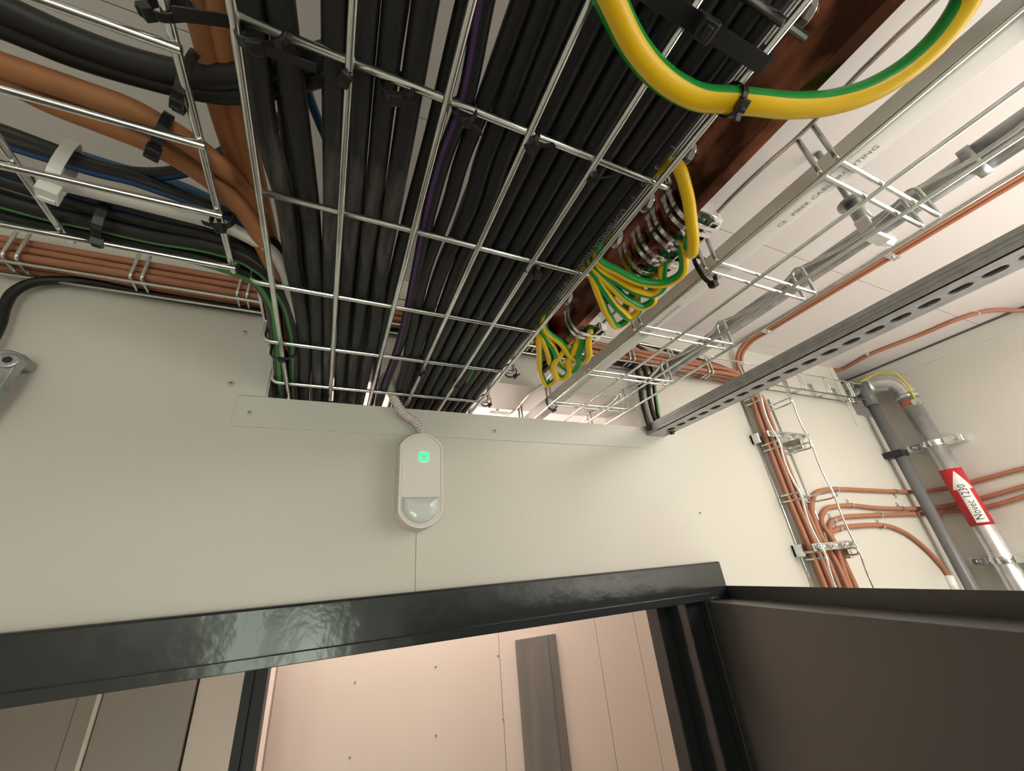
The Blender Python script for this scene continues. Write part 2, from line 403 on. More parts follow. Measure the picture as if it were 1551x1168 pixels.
# ================================================================ CABLES
def cable(name, pts, r, mats, label, cat='cable', group=None, stripe=None, n=8, seg=12, ref=(0, 0, 1), parent=None, lock=False):
    return MB().tube(spline(pts, n), r, seg, stripe=stripe, ref=ref, lock=lock).build(name, mats, parent, label, cat if parent is None else None, group)
def along(pp, z, y0=-.40, y1=.92):              # a cable lying in the main tray; its run extended past both ends
    Q = [hz(px, py, z) for px, py in pp]
    a = Q[0] + (Q[0] - Q[1]) * ((Q[0].y - y0) / max(.02, Q[1].y - Q[0].y)) * .6; a.y = y0
    e = V((Q[-1].x, y1, z)); return [a] + Q + [e]
BG = 'black cables in the main tray'
R1 = .0068; zc = TZ + 2 * WR + R1
left = [
 (((378, 0), (404, 200), (431, 300), (444, 400), (461, 500), (461, 590)), .0072, 'scuffed black cable nearest the left edge wire of the main tray'),
 (((424, 0), (453, 200), (467, 300), (476, 400), (480, 500), (481, 590)), .0072, 'scuffed black cable second from the left edge wire of the main tray'),
 (((506, 0), (504, 200), (503, 300), (499, 400), (498, 500), (496, 590)), .0062, 'black cable just left of the second lengthwise wire of the main tray'),
 (((556, 0), (543, 200), (537, 300), (528, 400), (520, 500), (513, 590)), .0064, 'black cable just right of the second lengthwise wire of the main tray'),
 (((599, 0), (577, 200), (567, 300), (554, 400), (542, 500), (530, 590)), .0064, 'black cable midway between the second and third lengthwise wires of the main tray'),
 (((645, 0), (613, 200), (596, 300), (579, 400), (567, 500), (548, 590)), .0068, 'scuffed black cable left of the pale gap beside the third lengthwise wire'),
]
for pp, r, lb in left: cable('black_cable', along(pp, TZ + 2 * WR + r), r, BLACK, lb, group=BG)
mid = [
 (((790, 0), (735, 150), (697, 250), (683, 300), (647, 400), (625, 500), (607, 585)), .0056, 'thin black cable between two narrow pale gaps near the third lengthwise wire'),
 (((824, 0), (768, 150), (730, 250), (716, 300), (672, 400), (640, 500), (611, 590)), .0068, 'black cable left of the pair running beside the fourth lengthwise wire'),
 (((862, 0), (799, 150), (757, 250), (742, 300), (697, 400), (663, 490), (628, 590)), .0066, 'black cable touching the left side of the fourth lengthwise wire'),
]
for pp, r, lb in mid: cable('black_cable', along(pp, TZ + 2 * WR + r), r, BLACKP, lb, group=BG)
cable('striped_cable', along(((734, 0), (706, 145), (672, 240), (654, 305), (633, 405), (612, 500), (581, 590)), TZ + 2 * WR + .0055), .0054, [BLACKP, SPUR],
      'black cable with a purple stripe beside the third lengthwise wire', stripe=(1, [(188, 222)]), seg=24)
cable('black_cable', along(((690, 60), (655, 200), (627, 300), (601, 400), (580, 500), (566, 590)), TZ + .016), .0050, BLACKP, 'thin black cable in the shade left of the third lengthwise wire', group=BG)
xs = [.1005, .1140, .1272, .1404, .1535, .1666, .1797, .1905]
nm = ['just right of the fourth lengthwise wire', 'second right of the fourth lengthwise wire', 'third right of the fourth lengthwise wire', 'just left of the fifth lengthwise wire',
      'just right of the fifth lengthwise wire', 'second right of the fifth lengthwise wire', 'third right of the fifth lengthwise wire', 'lettered in grey, against the right edge wire']
for i, x in enumerate(xs):
    r = .0066 if i < 7 else .0058
    z = TZ + 2 * WR + r; j = lambda: random.uniform(-.0006, .0006)
    o = cable('black_cable', [(x + j(), yy, z) for yy in (-.4, -.1, .1, .25, .4, .55, .7, .92)], r, BLACKP, 'black cable %s of the main tray' % nm[i] if i < 7 else 'black cable %s of the main tray' % nm[i], group=BG)
    if i == 7:
        for px, py, ch in ((1018, 213, 'I'), (995, 242, '3'), (974, 268, '5'), (958, 288, '1'), (944, 309, 'LOMBARDA NSGAFOU 1,8/3 kV')):
            flat_text(ch, .0080, (x + .0003, hz(px, py, z).y, z - r - .0002), (0, 1, 0), (1, 0, 0), o, INKG)
    if i in (2, 5): flat_text('LOMBARDA NSGAFOU 1,8/3 kV', .0062, (x, .27 + .02 * i, z - r - .0002), (0, 1, 0), (1, 0, 0), o, INKG)
# second layer, lying on the first
for i, (x0, x1) in enumerate(((.098, .096), (.112, .108), (.1255, .121), (.1395, .135), (.152, .150), (.166, .164), (.180, .178), (.079, .078))):
    z = TZ + 2 * WR + .0200 + (0 if x0 > .09 else .004)
    cable('black_cable', [(x0, -.4, z), (x0, .1, z), (x1, .4, z), (x1, .92, z)], .0064, BLACKP,
          'upper-layer black cable glimpsed between lower ones, right half of main tray', group='upper black cables in the main tray')
for i, (x0, x1) in enumerate(((-.052, -.046), (-.012, -.02), (.006, .002), (.020, .018))):
    z = TZ + 2 * WR + .0222
    cable('black_cable', [(x0, -.4, z), (x0, .1, z), (x1, .4, z), (x1, .92, z)], .0055, BLACK,
          'thin upper-layer black cable glimpsed between lower ones, left half of main tray', group='upper black cables on the left')
for x, z, lb in ((-.0735, .272, 'left'), (-.0740, .287, 'right'), (-.0600, .290, 'third')):  # invented cables that block the bright gap at this end
    cable('black_cable', [(x - .004, .47, z + .075), (x - .002, .48, z + .04), (x, .50, z + .008), (x, .53, z), (x, .60, z), (x, .92, z)], .0062, BLACKP, 'added black cable darkening the left end of the wall opening', group='added black cables in the left end of the opening')
cable('green_yellow_wire', [hz(735, 500, TZ + .018), hz(722, 545, TZ + .012), hz(703, 590, TZ + .010), hz(690, 615, TZ + .014)], .0036, [YEL, GRN],
      'short green and yellow wire between black cables near the wall opening', stripe=(1, [(60, 230)]))
# brown cables going along the main tray's left flank
for pp, lb in ((((292, -40), (299, 0), (318, 80), (333, 155), (356, 232), (378, 300), (398, 370), (412, 440)), 'thick brown cable crossing behind the black pair, left one of two'),
               (((326, -40), (331, 0), (345, 80), (360, 155), (377, 232), (393, 300), (409, 370), (420, 440)), 'thick brown cable crossing behind the black pair, right one of two')):
    z = TZ + .034
    cable('brown_cable', [hz(x, y, z) for x, y in pp] + [V((-.055, .55, z)), V((-.055, .9, z))], .0074, BROWN, lb, group='brown cables in the branch tray')
for pp, z, lb in ((((-60, 76), (0, 98), (129, 142), (206, 170), (245, 191), (284, 214), (322, 242), (361, 278), (388, 312), (405, 360)), TZ + .013, 'thick brown cable above a branch tray wire, upper of the tied two'),
               (((-60, 96), (0, 117), (77, 155), (155, 186), (227, 216), (258, 233), (309, 266), (348, 298), (380, 335), (402, 380)), TZ + .014, 'thick brown cable below a branch tray wire, lower of the tied two')):
    k_ = .011 if 'upper' in lb else .0
    cable('brown_cable', [hz(x, y, z + (k_ if x > 330 else 0)) for x, y in pp] + [V((-.058 + k_, .50, z + .022 + k_)), V((-.05, .9, z + .024 + k_))], .0066, BROWN, lb, group='brown cables in the branch tray')
for pp, r, lb in ((((-60, -12), (0, 12), (103, 58), (206, 95), (271, 111), (310, 117), (358, 114), (430, 100), (500, 82)), .0072, 'thick black cable turning under the top left corner, upper of a pair'),
               (((-60, 18), (0, 40), (103, 82), (206, 114), (268, 130), (322, 140), (361, 141), (430, 130), (500, 110)), .0060, 'thick black cable turning under the top left corner, lower of a pair')):
    z = TZ + .028
    cable('black_cable', [hz(x, y, z) for x, y in pp], r, BLACKP, lb, group='black pair in the branch tray')
bl = [
 (((-60, 180), (0, 198), (77, 226), (155, 254), (219, 264), (271, 260, .284), (310, 247, .292), (350, 226, .304), (400, 198, .306), (440, 172, .306)), .0046, 'black cable with a blue stripe sagging behind the white tie', SBLU, [(165, 200)], TZ + .030),
 (((-60, 196), (0, 212), (77, 236), (150, 258), (200, 270), (240, 284), (300, 306), (345, 325), (395, 350), (436, 400)), .0050, 'black cable with a blue stripe passing under the white tie', SBLU, [(160, 190)], TZ + .022),
 (((-60, 236), (0, 254), (77, 278), (150, 300), (240, 324), (330, 355), (378, 384), (424, 424), (450, 482), (460, 570)), .0052, 'black cable with a thin blue stripe above the green-striped pair', SBLU, [(175, 195)], TZ + .020),
 (((-60, 280), (0, 300), (77, 322), (155, 339), (232, 357), (322, 373), (361, 385), (398, 408), (428, 446), (442, 490), (446, 580)), .0068, 'black cable with a green stripe bending into the main tray, upper of two', SGRN, [(175, 202)], TZ + .013),
 (((-60, 306), (0, 326), (85, 345), (155, 358), (232, 374), (310, 392), (350, 405), (385, 420), (408, 450), (418, 500), (425, 590)), .0068, 'black cable with a green stripe bending into the main tray, lower of two', SGRN, [(160, 186)], TZ + .014),
 (((-60, 254), (0, 272), (77, 296), (155, 318), (232, 337), (322, 358), (361, 372), (405, 400), (436, 450), (450, 510), (452, 590)), .0050, 'plain black cable between the blue-striped and the green-striped ones', BLACKP, [], TZ + .016),
]
for pp, r, lb, sm, st, z in bl:
    Q = [hz(p[0], p[1], p[2] if len(p) > 2 else z) for p in pp]
    if Q[-1].y > .4: Q += [V((Q[-1].x, .9, z))]
    cable('striped_cable' if st else 'black_cable', Q, r, [BLACKP, sm], lb, group='striped cables in the branch tray', stripe=(1, st) if st else None, seg=32)
cable('blue_cable', [hz(x, y, TZ + .045) for x, y in ((120, 238), (185, 258), (240, 272), (300, 295), (345, 318), (380, 340), (410, 380))], .0048, BLUE, 'dull blue cable half hidden behind the brown cables at left')
cable('blue_cable', [hz(x, y, TZ + .040) for x, y in ((440, 40), (455, 100), (470, 150), (492, 205), (520, 260))], .0030, BLUE, 'thin dark blue cable slanting across the pale gap between black cables')
wc = cable('white_cable', [hz(x, y, TZ + .0125) for x, y in ((60, 270), (150, 292), (260, 320), (338, 342), (363, 352), (395, 368), (415, 385), (430, 410), (440, 450), (446, 520))], .0050, WHITEC, 'white cable with red and black print bending into the main tray')

# ================================================================ CABLE TIES
def tie(c, axis, down, a, b, label, m=TIE, wd=.0036, tail=.012, tdir=None, head=True, hs=1., group='black cable ties'):
    # strap circling `axis`; `down` points to the head; half sizes a (across), b (along down)
    c, T, D = V(c), V(axis).normalized(), V(down).normalized(); D = (D - T * T.dot(D)).normalized(); A = T.cross(D)
    st = MB(); n = 20; ring = []
    for k in range(n):
        th = 2 * math.pi * k / n; q = lambda u: math.copysign(abs(u) ** .7, u)
        ring.append((q(math.cos(th)), q(math.sin(th))))
    b0 = len(st.v); th_ = .0011
    for u, v in ring:
        for e in (0, th_):
            for s_ in (-1, 1): st.v.append(c + A * (u * (a + e)) + D * (v * (b + e)) + T * (s_ * wd / 2))
    for k in range(n):
        i, j = b0 + 4 * k, b0 + 4 * ((k + 1) % n)
        for q in ((i, i + 1, j + 1, j), (i + 2, j + 2, j + 3, i + 3), (i, j, j + 2, i + 2), (i + 1, i + 3, j + 3, j + 1)):
            st.f.append(list(q)); st.m.append(0); st.s.append(False)
    hc = c + D * (b + .0022 * hs)
    if tail:
        td = V(tdir).normalized() if tdir is not None else (A * .8 + D * .6).normalized()
        nn = td.cross(T).normalized(); st.obox(hc + td * (tail / 2), td, T, nn, tail / 2, wd / 2 * .9, .0006)
    o = st.build('cable_tie', m, None, label, 'cable tie', group)
    if head:
        k = MB().obox(hc, A, T, D, .0034 * hs, .0030 * hs, .0024 * hs); k.obox(hc + A * (.0016 * hs) + D * .0022 * hs, A, T, D, .0010 * hs, .0022 * hs, .0010 * hs)
        k.build('head', m, o, bevel=.0006)
    return o
DN = (0, 0, -1); X_, Y_ = (1, 0, 0), (0, 1, 0)
def tz(px, py, z=TZ + .004): return hz(px, py, z)
tie(tz(398, 45), (.25, 1, 0), DN, .0105, .0150, 'broad black cable tie round scuffed cables, top left of main tray', wd=.0046, tail=.026, tdir=(1, .02, .1))
tie(tz(525, 104), (1, .4, 0), DN, .0055, .0085, 'black cable tie where the second lengthwise wire meets the nearest cross wire', tail=.010, tdir=(-1, .15, -.05))
tie(tz(602, 130), (.3, 1, 0), DN, .0080, .0110, 'black cable tie on the nearest cross wire, midway between second and third lengthwise wires', tail=.010, tdir=(1, -.2, -.05))
tie(tz(703, 165), (.3, 1, 0), DN, .0065, .0100, 'black cable tie on the nearest cross wire, right of the third lengthwise wire', tail=.012, tdir=(1, .25, -.05))
tie(tz(803, 207), (1, .5, 0), DN, .0055, .0075, 'black cable tie at the fourth lengthwise wire on the nearest cross wire', tail=.016, tdir=(1, -.3, .2), hs=1.15)
tie(tz(895, 258), (1, -.4, 0), DN, .0055, .0075, 'black cable tie at the fifth lengthwise wire on the nearest cross wire', tail=.014, tdir=(1, -.4, .2))
tie(tz(812, 405), (1, -.2, 0), DN, .0060, .0070, 'black cable tie at the fifth lengthwise wire on the middle cross wire', tail=.013, tdir=(-1, .02, .1), hs=1.1)
tie(tz(430, 530), (.3, 1, 0), DN, .0130, .0110, 'black cable tie round the left edge wire and green-striped cables near the wall', tail=.012, tdir=(1, -.5, .2))
tie(tz(640, 558), (1, .4, 0), DN, .0055, .0070, 'black cable tie on the fourth lengthwise wire near the wall opening', tail=.012, tdir=(-1, -.2, .2))
tie(tz(690, 580), (1, -.2, 0), DN, .0055, .0070, 'black cable tie on the fifth lengthwise wire near the wall opening', tail=.010, tdir=(1, -.6, .2))
tie(tz(428, 592), (.2, 1, 0), DN, .0090, .0090, 'black cable tie on the left edge wire at the cross wire nearest the wall', tail=0)
tie(tz(500, 600), (.2, 1, 0), DN, .0080, .0090, 'black cable tie on the second lengthwise wire at the cross wire nearest the wall', tail=.010, tdir=(1, -.4, .2))
tie(tz(612, 612), (.2, 1, 0), DN, .0090, .0080, 'black cable tie on the fourth lengthwise wire at the cross wire nearest the wall', tail=.010, tdir=(1, -.4, .2))
tie((.207, .428, TZ + .006), (.3, 1, 0), (.6, .2, -.6), .0080, .0090, 'black cable tie hanging off the right edge wire, next to last cross wire', tail=.010, tdir=(1, .2, .6))
tie((.207, .527, TZ + .006), (.3, 1, 0), (.6, .2, -.6), .0080, .0090, 'black cable tie hanging off the right edge wire, last cross wire', tail=.012, tdir=(-1, -.9, .4))
# big strap under the right cables
q0, q1 = hz(985, -10, TZ - .008), hz(1146, 92, TZ - .008); q1 = V((.200, q1.y, TZ - .007))
d_ = (q1 - q0).normalized()
s_ = MB(); nrm = d_.cross(V((0, 0, 1))).normalized()
path = [q0 + V((-.02, 0, .012)), q0, q1, q1 + V((.002, 0, .02))]
path = rounded(path, .003, 4)
for a, b in zip(path, path[1:]):
    t_ = (b - a).normalized(); k = t_.cross(nrm).normalized(); s_.obox((a + b) / 2, t_, nrm, k, (b - a).length / 2 + .0002, .0042, .0007)
big = s_.build('cable_tie', TIE, None, 'wide black strap tie slung under the right hand black cables, top of photo', 'cable tie', 'black cable ties')
hc = hz(1066, 42, TZ - .011); k = MB(); k.obox(hc, d_, nrm, (0, 0, 1), .0052, .0048, .0040); k.obox(hc + d_ * .0052, d_, nrm, (0, 0, 1), .0012, .0052, .0030); k.obox(hc + V((0, 0, -.0044)), d_, nrm, (0, 0, 1), .0022, .0030, .0008)
k.build('head', TIE, big, bevel=.0008)
tie(hz(262, 14, TZ + .006), (.2, 1, 0), (-.8, -.1, -.6), .0070, .0090, 'black cable tie on the branch tray cross wire at the top left edge', tail=0)
s2 = MB(); a, b = hz(262, 20, TZ - .006), hz(352, 32, TZ + .004); s2.obox((a + b) / 2, (b - a).normalized(), (0, 1, 0), (0, 0, 1), (b - a).length / 2, .0028, .0008)
s2.build('cable_tie', TIE, None, 'flat black tie strap stretched between branch tray and main tray, top left', 'cable tie', 'black cable ties')
tie(hz(284, 124, TZ + .018), (1, .3, 0), DN, .0120, .0190, 'black cable tie round the thick black pair at the branch tray end wire', tail=0, wd=.0050)
tie(hz(243, 208, TZ + .010), (1, .45, 0), DN, .0135, .0120, 'black cable tie round the two tied brown cables', tail=0, wd=.0052, hs=1.2)
tie(hz(97, 256, TZ + .016), (1, .35, 0), DN, .0130, .0190, 'white cable tie on the branch tray', m=TIEW, wd=.0062, tail=0, hs=1.7, group='white cable tie')
tie(hz(157, 338, TZ + .010), (1, .3, 0), (0, .5, -1), .0150, .0120, 'wide black cable tie round the green-striped cables', wd=.0056, tail=.004, hs=1.25)
tie(hz(338, 330, TZ + .006), (.3, 1, 0), DN, .0070, .0085, 'black cable tie at the branch tray wire end beside the white cable', tail=.010, tdir=(-1, -.2, 0))

# ================================================================ EARTH BAR
eb = empty('earth_bar', (.24, .1, .25), 'copper earth bar with bolts and cable clamps beside the main tray', 'earth bar')
bx0, bx1, bz0, bz1 = .2365, .2475, .252, .332
MB().box(bx0, bx1, -.40, .392, bz0, bz1).build('bar', COPPER, eb, bevel=.0006)
for y in (-.075, .024, .118, .166, .211, .306):
    c = V((bx0, y, .296)); k = MB().cyl(c, c - V((.0016, 0, 0)), .0092, 20); k.hexa(c - V((.0016, 0, 0)), (-1, 0, 0), .0070, .0062); k.cyl(c - V((.0078, 0, 0)), c - V((.011, 0, 0)), .0036, 12)
    k.build('bolt', STEEL, eb)
k = MB().cyl((bx0, .372, .305), (bx0 - .030, .372, .305), .016, 18, r2=.013); k.build('insulator', REDI, eb, 'red standoff insulator')
MB().box(bx0 + .002, bx0 + .008, .380, .398, .243, .262).build('copper_tail', COPPER, eb)
def clamp_group(y0, y1, ny, end_y):
    # rail below and beside the bar, saddle straps across it, hex bolt through the end
    k = MB()
    for x0, x1 in ((.2640, .2656), (.2716, .2732)): k.box(x0, x1, y0, y1, .2490, .2580)
    n = max(1, ny * 2)
    for i in range(n + 1):
        yy = y0 + (y1 - y0) * i / n; k.box(.2656, .2716, yy - .0012, yy + .0012, .2490, .2580)
    k.box(.2640, .2732, y0, y1, .2580, .2594, 1)
    k.build('clamp_rail', [STEEL, DARKB], eb)
    for i in range(ny):
        yy = y0 + (y1 - y0) * (i + .5) / ny
        for dy in (-.0045, .0022):
            pth = [V((bx0 - .0035, yy + dy, .279)), V((bx0 - .0040, yy + dy, .262)), V((.243, yy + dy, .2475)), V((.256, yy + dy, .2468)), V((.2740, yy + dy, .2488))]
            pth = spline(pth, 6); q = MB()
            for a, b in zip(pth, pth[1:]):
                t_ = (b - a).normalized(); q.obox((a + b) / 2, t_, (0, 1, 0), t_.cross(V((0, 1, 0))), (b - a).length / 2 + .0002, .0017, .0008)
            q.obox(pth[0], (1, 0, 0), (0, 1, 0), (0, 0, 1), .0010, .0026, .0024)
            q.build('clamp_strap', STEEL, eb)
    e = V((.2735, end_y, .2600)); q = MB().hexa(e, (1, 0, 0), .0072, .0062); q.cyl(e - V((.012, 0, 0)), e, .0040, 12); q.cyl(e + V((.0062, 0, 0)), e + V((.0080, 0, 0)), .0036, 12)
    q.build('clamp_bolt', STEEL, eb)
    MB().box(.2500, .2735, end_y - .008, end_y + .008, .2565, .2720).build('clamp_block', ZINC, eb, bevel=.001)
clamp_group(.136, .216, 4, .142); clamp_group(.296, .326, 1, .308)

# green and yellow earth cables
GY = [YEL, GRN]
STG = (1, [(-140, 122)])
cable('earth_cable', [V((-.075, -.42, .238))] + [hz(x, y, z) for x, y, z in ((880, -110, .236), (905, -45, .237), (925, 0, .238), (953, 58, .239), (985, 101, .240), (1020, 130, .2405), (1060, 148, .2405), (1108, 152, .2400), (1140, 155, .2390), (1200, 160, .239),
      (1260, 155, .240), (1320, 136, .242), (1380, 99, .246), (1430, 50, .252), (1463, 0, .258), (1478, -50, .262), (1484, -130, .27))] + [V((.285, -.150, .288)), V((.262, -.185, .300)), V((.2555, -.215, .312))], .0070, GY,
      'thick green and yellow earth cable looping under the tray at the top of the photo', stripe=STG, seg=32, lock=True, group='green and yellow earth cables')
tie(hz(1108, 152, .2405), (1, -.1, 0), (.1, -.3, -1), .0076, .0088, 'black cable tie holding the thick green and yellow cable to the right edge wire', tail=.008, tdir=(0, .6, -.6))
def gy(pp, r, lb, ref, st=STG):
    P = [V(p) if len(p) == 3 and abs(p[0]) < 5 else hz(*p) for p in pp]
    o = cable('earth_cable', P, r, GY, lb, stripe=st, seg=16, ref=ref, group='green and yellow earth cables')
    return o
def sleeve(p0, p1, r, o): MB().cyl(p0, p1, r, 14).build('end_sleeve', GRN2, o)
o = gy(((.2030, .120, .300), (.2035, .128, .275), (1024, 250, .2600), (1040, 290, .250), (1047, 335, .2400), (1050, 368, .2340), (1047, 384, .2345), (1040, 378, .242), (.2585, .150, .256), (.2585, .150, .268)), .0046, 'green and yellow cable hanging alone from the tray to the clamp nearest the lens', (1, 0, .2), (1, [(-75, 75)]))
sleeve((.2585, .150, .250), (.2585, .150, .262), .0053, o)
Cg = [
 ((905, 391), (935, 411), (975, 428), (1010, 428), (1034, 412), (1036, 394), (.2575, .165, .254), 'first and longest'),
 ((901, 398), (935, 425), (965, 441), (990, 445), (1004, 434), (1003, 418), (.2575, .184, .254), 'second'),
 ((898, 402), (925, 431), (953, 456), (976, 464), (989, 456), (988, 443), (.2575, .203, .254), 'third'),
 ((895, 406), (916, 440), (940, 470), (956, 480), (966, 472), (964, 456), (.2575, .215, .256), 'fourth'),
 ((892, 410), (908, 448), (922, 479), (938, 493), (949, 486), (948, 468), (.2590, .222, .258), 'fifth and lowest')]
for i, (a, b, c, d, e, f_, en, wd) in enumerate(Cg):
    y0 = .205 + .008 * i
    o = gy(((.2030, y0 - .006, .300), (.2025, y0 - .003, .275), (*a, .259), (*b, .250), (*c, .2425 + .001 * i), (*d, .2385 + .0024 * i), (*e, .2370 + .0034 * i), (*f_, .2415 + .0036 * i), en, V(en) + V((0, 0, .014))), .0043, 'green and yellow cable looped to the middle clamps, %s of five loops' % wd, (.3, -1, .6), (1, [(-75, 62)]) if i % 2 == 0 else (1, [(78, 215)]))
    sleeve(V(en) + V((0, 0, -.004)), V(en) + V((0, 0, .008)), .0050, o)
Dg = [
 ((823, 494), (850, 520), (870, 543), (883, 548), (892, 538), (891, 522), (.2580, .306, .256), 'first and shortest'),
 ((820, 497), (838, 527), (854, 556), (865, 562), (876, 553), (876, 538), (.2570, .318, .256), 'second'),
 ((818, 500), (830, 535), (842, 567), (852, 573), (862, 564), (861, 550), (.2550, .328, .258), 'third'),
 ((815, 503), (817, 540), (821, 571), (829, 583), (840, 577), (838, 553), (.2490, .338, .260), 'fourth and lowest')]
for i, (a, b, c, d, e, f_, en, wd) in enumerate(Dg):
    y0 = .315 + .008 * i
    o = gy(((.2030, y0 - .006, .300), (.2025, y0 - .003, .275), (*a, .2575), (*b, .250), (*c, .244), (*d, .2405), (*e, .2400), (*f_, .2435), en, V(en) + V((0, 0, .012))), .0041, 'green and yellow cable looped to the far clamp, %s of four loops' % wd, (.8, -.5, .6), (1, [(-95, 70)]) if i != 1 else (1, [(60, 300)]))
    if i < 2: sleeve(V(en) + V((0, 0, -.003)), V(en) + V((0, 0, .008)), .0048, o)

# ================================================================ SMALL PAIRED-WIRE TRAYS
def pair_tray(root, O, al, ac, up, wdt, hgt, s0, s1, pos, lows, r=.0020, gap=.0125, loop_right=True, out=.004):
    O, al, ac, up = V(O), V(al), V(ac), V(up); P = lambda s, a, u: O + al * s + ac * a + up * u
    for a in lows: MB().tube([P(s0, a, -r), P(s1, a, -r)], r, 8).build('lengthwise_wire', ZINC, root)
    for a, sg in ((0, -1), (wdt, 1)):
        Q = [P(s0, a + sg * (r * 2 + out), hgt)]
        for s in pos:
            Q += [P(s - gap * 1.9, a + sg * (r * 2 + out), hgt - .003), P(s - gap * .75, a + sg * r * 2, hgt - .001), P(s + gap * .75, a + sg * r * 2, hgt - .001), P(s + gap * 1.9, a + sg * (r * 2 + out), hgt - .003)]
        Q += [P(s1, a + sg * (r * 2 + out), hgt)]
        Q = [q for q in Q if (q - O).dot(al) >= s0 - 1e-6 and (q - O).dot(al) <= s1 + 1e-6]
        MB().tube(spline(Q, 3), r, 8).build('edge_wire', ZINC, root)
    for s in pos:
        a0, a1 = s - gap / 2, s + gap / 2
        arc = [P(s - gap / 2 * math.cos(t * math.pi / 6), wdt, hgt - gap / 2 + gap / 2 * math.sin(t * math.pi / 6)) for t in range(7)]
        L1 = rounded([P(a0, 0, hgt), P(a0, 0, r), P(a0, wdt, r), arc[0]], .006); L2 = rounded([arc[-1], P(a1, wdt, r), P(a1, 0, r), P(a1, 0, hgt)], .006)
        MB().tube(L1[:-1] + arc + L2[1:], r, 8).build('cross_wire_pair', ZINC, root)
RZ = .260; rx0 = .324
rt = empty('side_cable_tray', (.4, .2, RZ), 'narrow galvanised paired-wire tray carrying the white duct, right of the earth bar', 'cable tray')
pair_tray(rt, (rx0, 0, RZ + .0016), (0, 1, 0), (1, 0, 0), (0, 0, 1), .161, .044, -.45, 1.0, [-.263, -.151, -.039, .073, .185, .297, .412, .525, .638, .75], [0, .062, .114, .159])
# white cable routing duct lying in it
A0, A1 = hz(812, 632, .2645), hz(1431, 100, .2645); B0, B1 = hz(830, 636, .2645), hz(1551, 65, .2645)
def dl(x0, y0, x1, y1, y): return x0 + (x1 - x0) * (y - y0) / (y1 - y0)
yn, yf = -.30, 1.0
xl = lambda y: .3285 + (.334 - .3285) * (.6 - y) / .6; wD = .0225
m = MB(); rr = .0035; prof = []
for cx, cz, a0 in ((wD - rr, .0195 - rr, 0), (rr, .0195 - rr, 90), (rr, rr, 180), (wD - rr, rr, 270)):
    for k in range(5): a = math.radians(a0 + 22.5 * k); prof.append((cx + rr * math.cos(a), cz + rr * math.sin(a)))
n = len(prof); zd = RZ + .0048
for y in (yn, yf): m.v += [V((xl(y) + u, y, zd + v)) for u, v in prof]
for i in range(n): j = (i + 1) % n; m.f.append([i, j, n + j, n + i]); m.m.append(0); m.s.append(True)
m.f += [list(range(n)), list(range(n, 2 * n))]; m.m += [0, 0]; m.s += [False, False]
du = m.build('cable_duct', DUCT, None, 'white plastic fibre duct with small printing, lying in the narrow side tray', 'cable duct')
for y0, tx in ((.128, 'CE   FIBER CABLE ROUTING'), (.312, 'FIBER CABLE ROUTING'), (.500, 'CE   FIBER CABLE ROUTING')):
    flat_text(tx, .0064, (xl(y0) + .0125, y0, zd - .0003), (0, -1, 0), (-1, 0, 0), du, INKD)
tie((rx0 + .006, .196, RZ + .010), (0, 1, 0), (.2, .1, -1), .0100, .0165, 'black cable tie strapping the white duct to the side tray, middle of the photo', tail=.004, wd=.0042, hs=1.2)
tie((rx0 + .006, .531, RZ + .006), (0, 1, 0), (.3, .1, -1), .0080, .0110, 'black cable tie on the white duct close to the wall opening', tail=.002, wd=.0030)

# galvanised pipe above it with its clamp to the ceiling
gp = empty('conduit_pipe', (.57, .2, .34), 'galvanised steel pipe running above the narrow side tray', 'pipe')
g0, g1 = V((.5760, .62, .34)), V((.5570, -.42, .34)); gat = lambda y: g0.lerp(g1, (g0.y - y) / (g0.y - g1.y))
MB().cyl(gat(.62), gat(-.42), .0125, 20).build('tube', GALV, gp)
k = MB().cyl(gat(.035), gat(-.20), .0165, 20).cyl(gat(.040), gat(.030), .0185, 20); c = gat(-.005) + V((.018, 0, -.004)); k.cyl(c, c + V((.012, 0, -.004)), .009, 16); k.cyl(c + V((.012, 0, -.004)), c + V((.014, 0, -.0045)), .006, 12)
k.build('coupler', GALV, gp)
pcl = empty('pipe_clamp', gat(.125) + V((0, 0, .03)), 'plated clamp hanging the galvanised pipe from the ceiling', 'clamp')
c = gat(.128)
MB().cyl(c + V((-.004, 0, .014)), c + V((-.004, 0, .0463)), .0085, 16).cyl(c + V((-.004, 0, .046)), c + V((-.004, 0, .0490)), .0155, 20).cyl(c + V((-.004, 0, .049)), c + V((-.004, 0, .1465)), .004, 12).build('hanger_stem', GALV, pcl)
k = MB().obox(c, (1, 0, 0), (0, 1, 0), (0, 0, 1), .0165, .0075, .0150); k.build('clamp_band', STEEL, pcl, bevel=.002)
k = MB().hexa(c + V((.017, 0, -.006)), (1, 0, 0), .0085, .009); k.hexa(c + V((.028, .0, -.006)), (1, 0, 0), .0072, .006); k.cyl(c + V((.02, 0, -.006)), c + V((.038, 0, -.006)), .0042, 12); k.build('clamp_bolt', STEEL, pcl)

# ---------------------------------------------------------------- wall tray running across above the opening
wt = empty('wall_cable_tray', (.2, .53, .37), 'slim paired-wire tray of terracotta cables along the wall above the opening', 'cable tray')
pos = [-.797 + .1095 * i for i in range(20)]; pos = [p for p in pos if p < 1.34]
pair_tray(wt, (0, WY - .0015, .3685), (1, 0, 0), (0, -1, 0), (0, 0, 1), .0375, .044, -.9, 1.352, [p + .0045 for p in pos], [.010, .0345], gap=.011, out=.002)
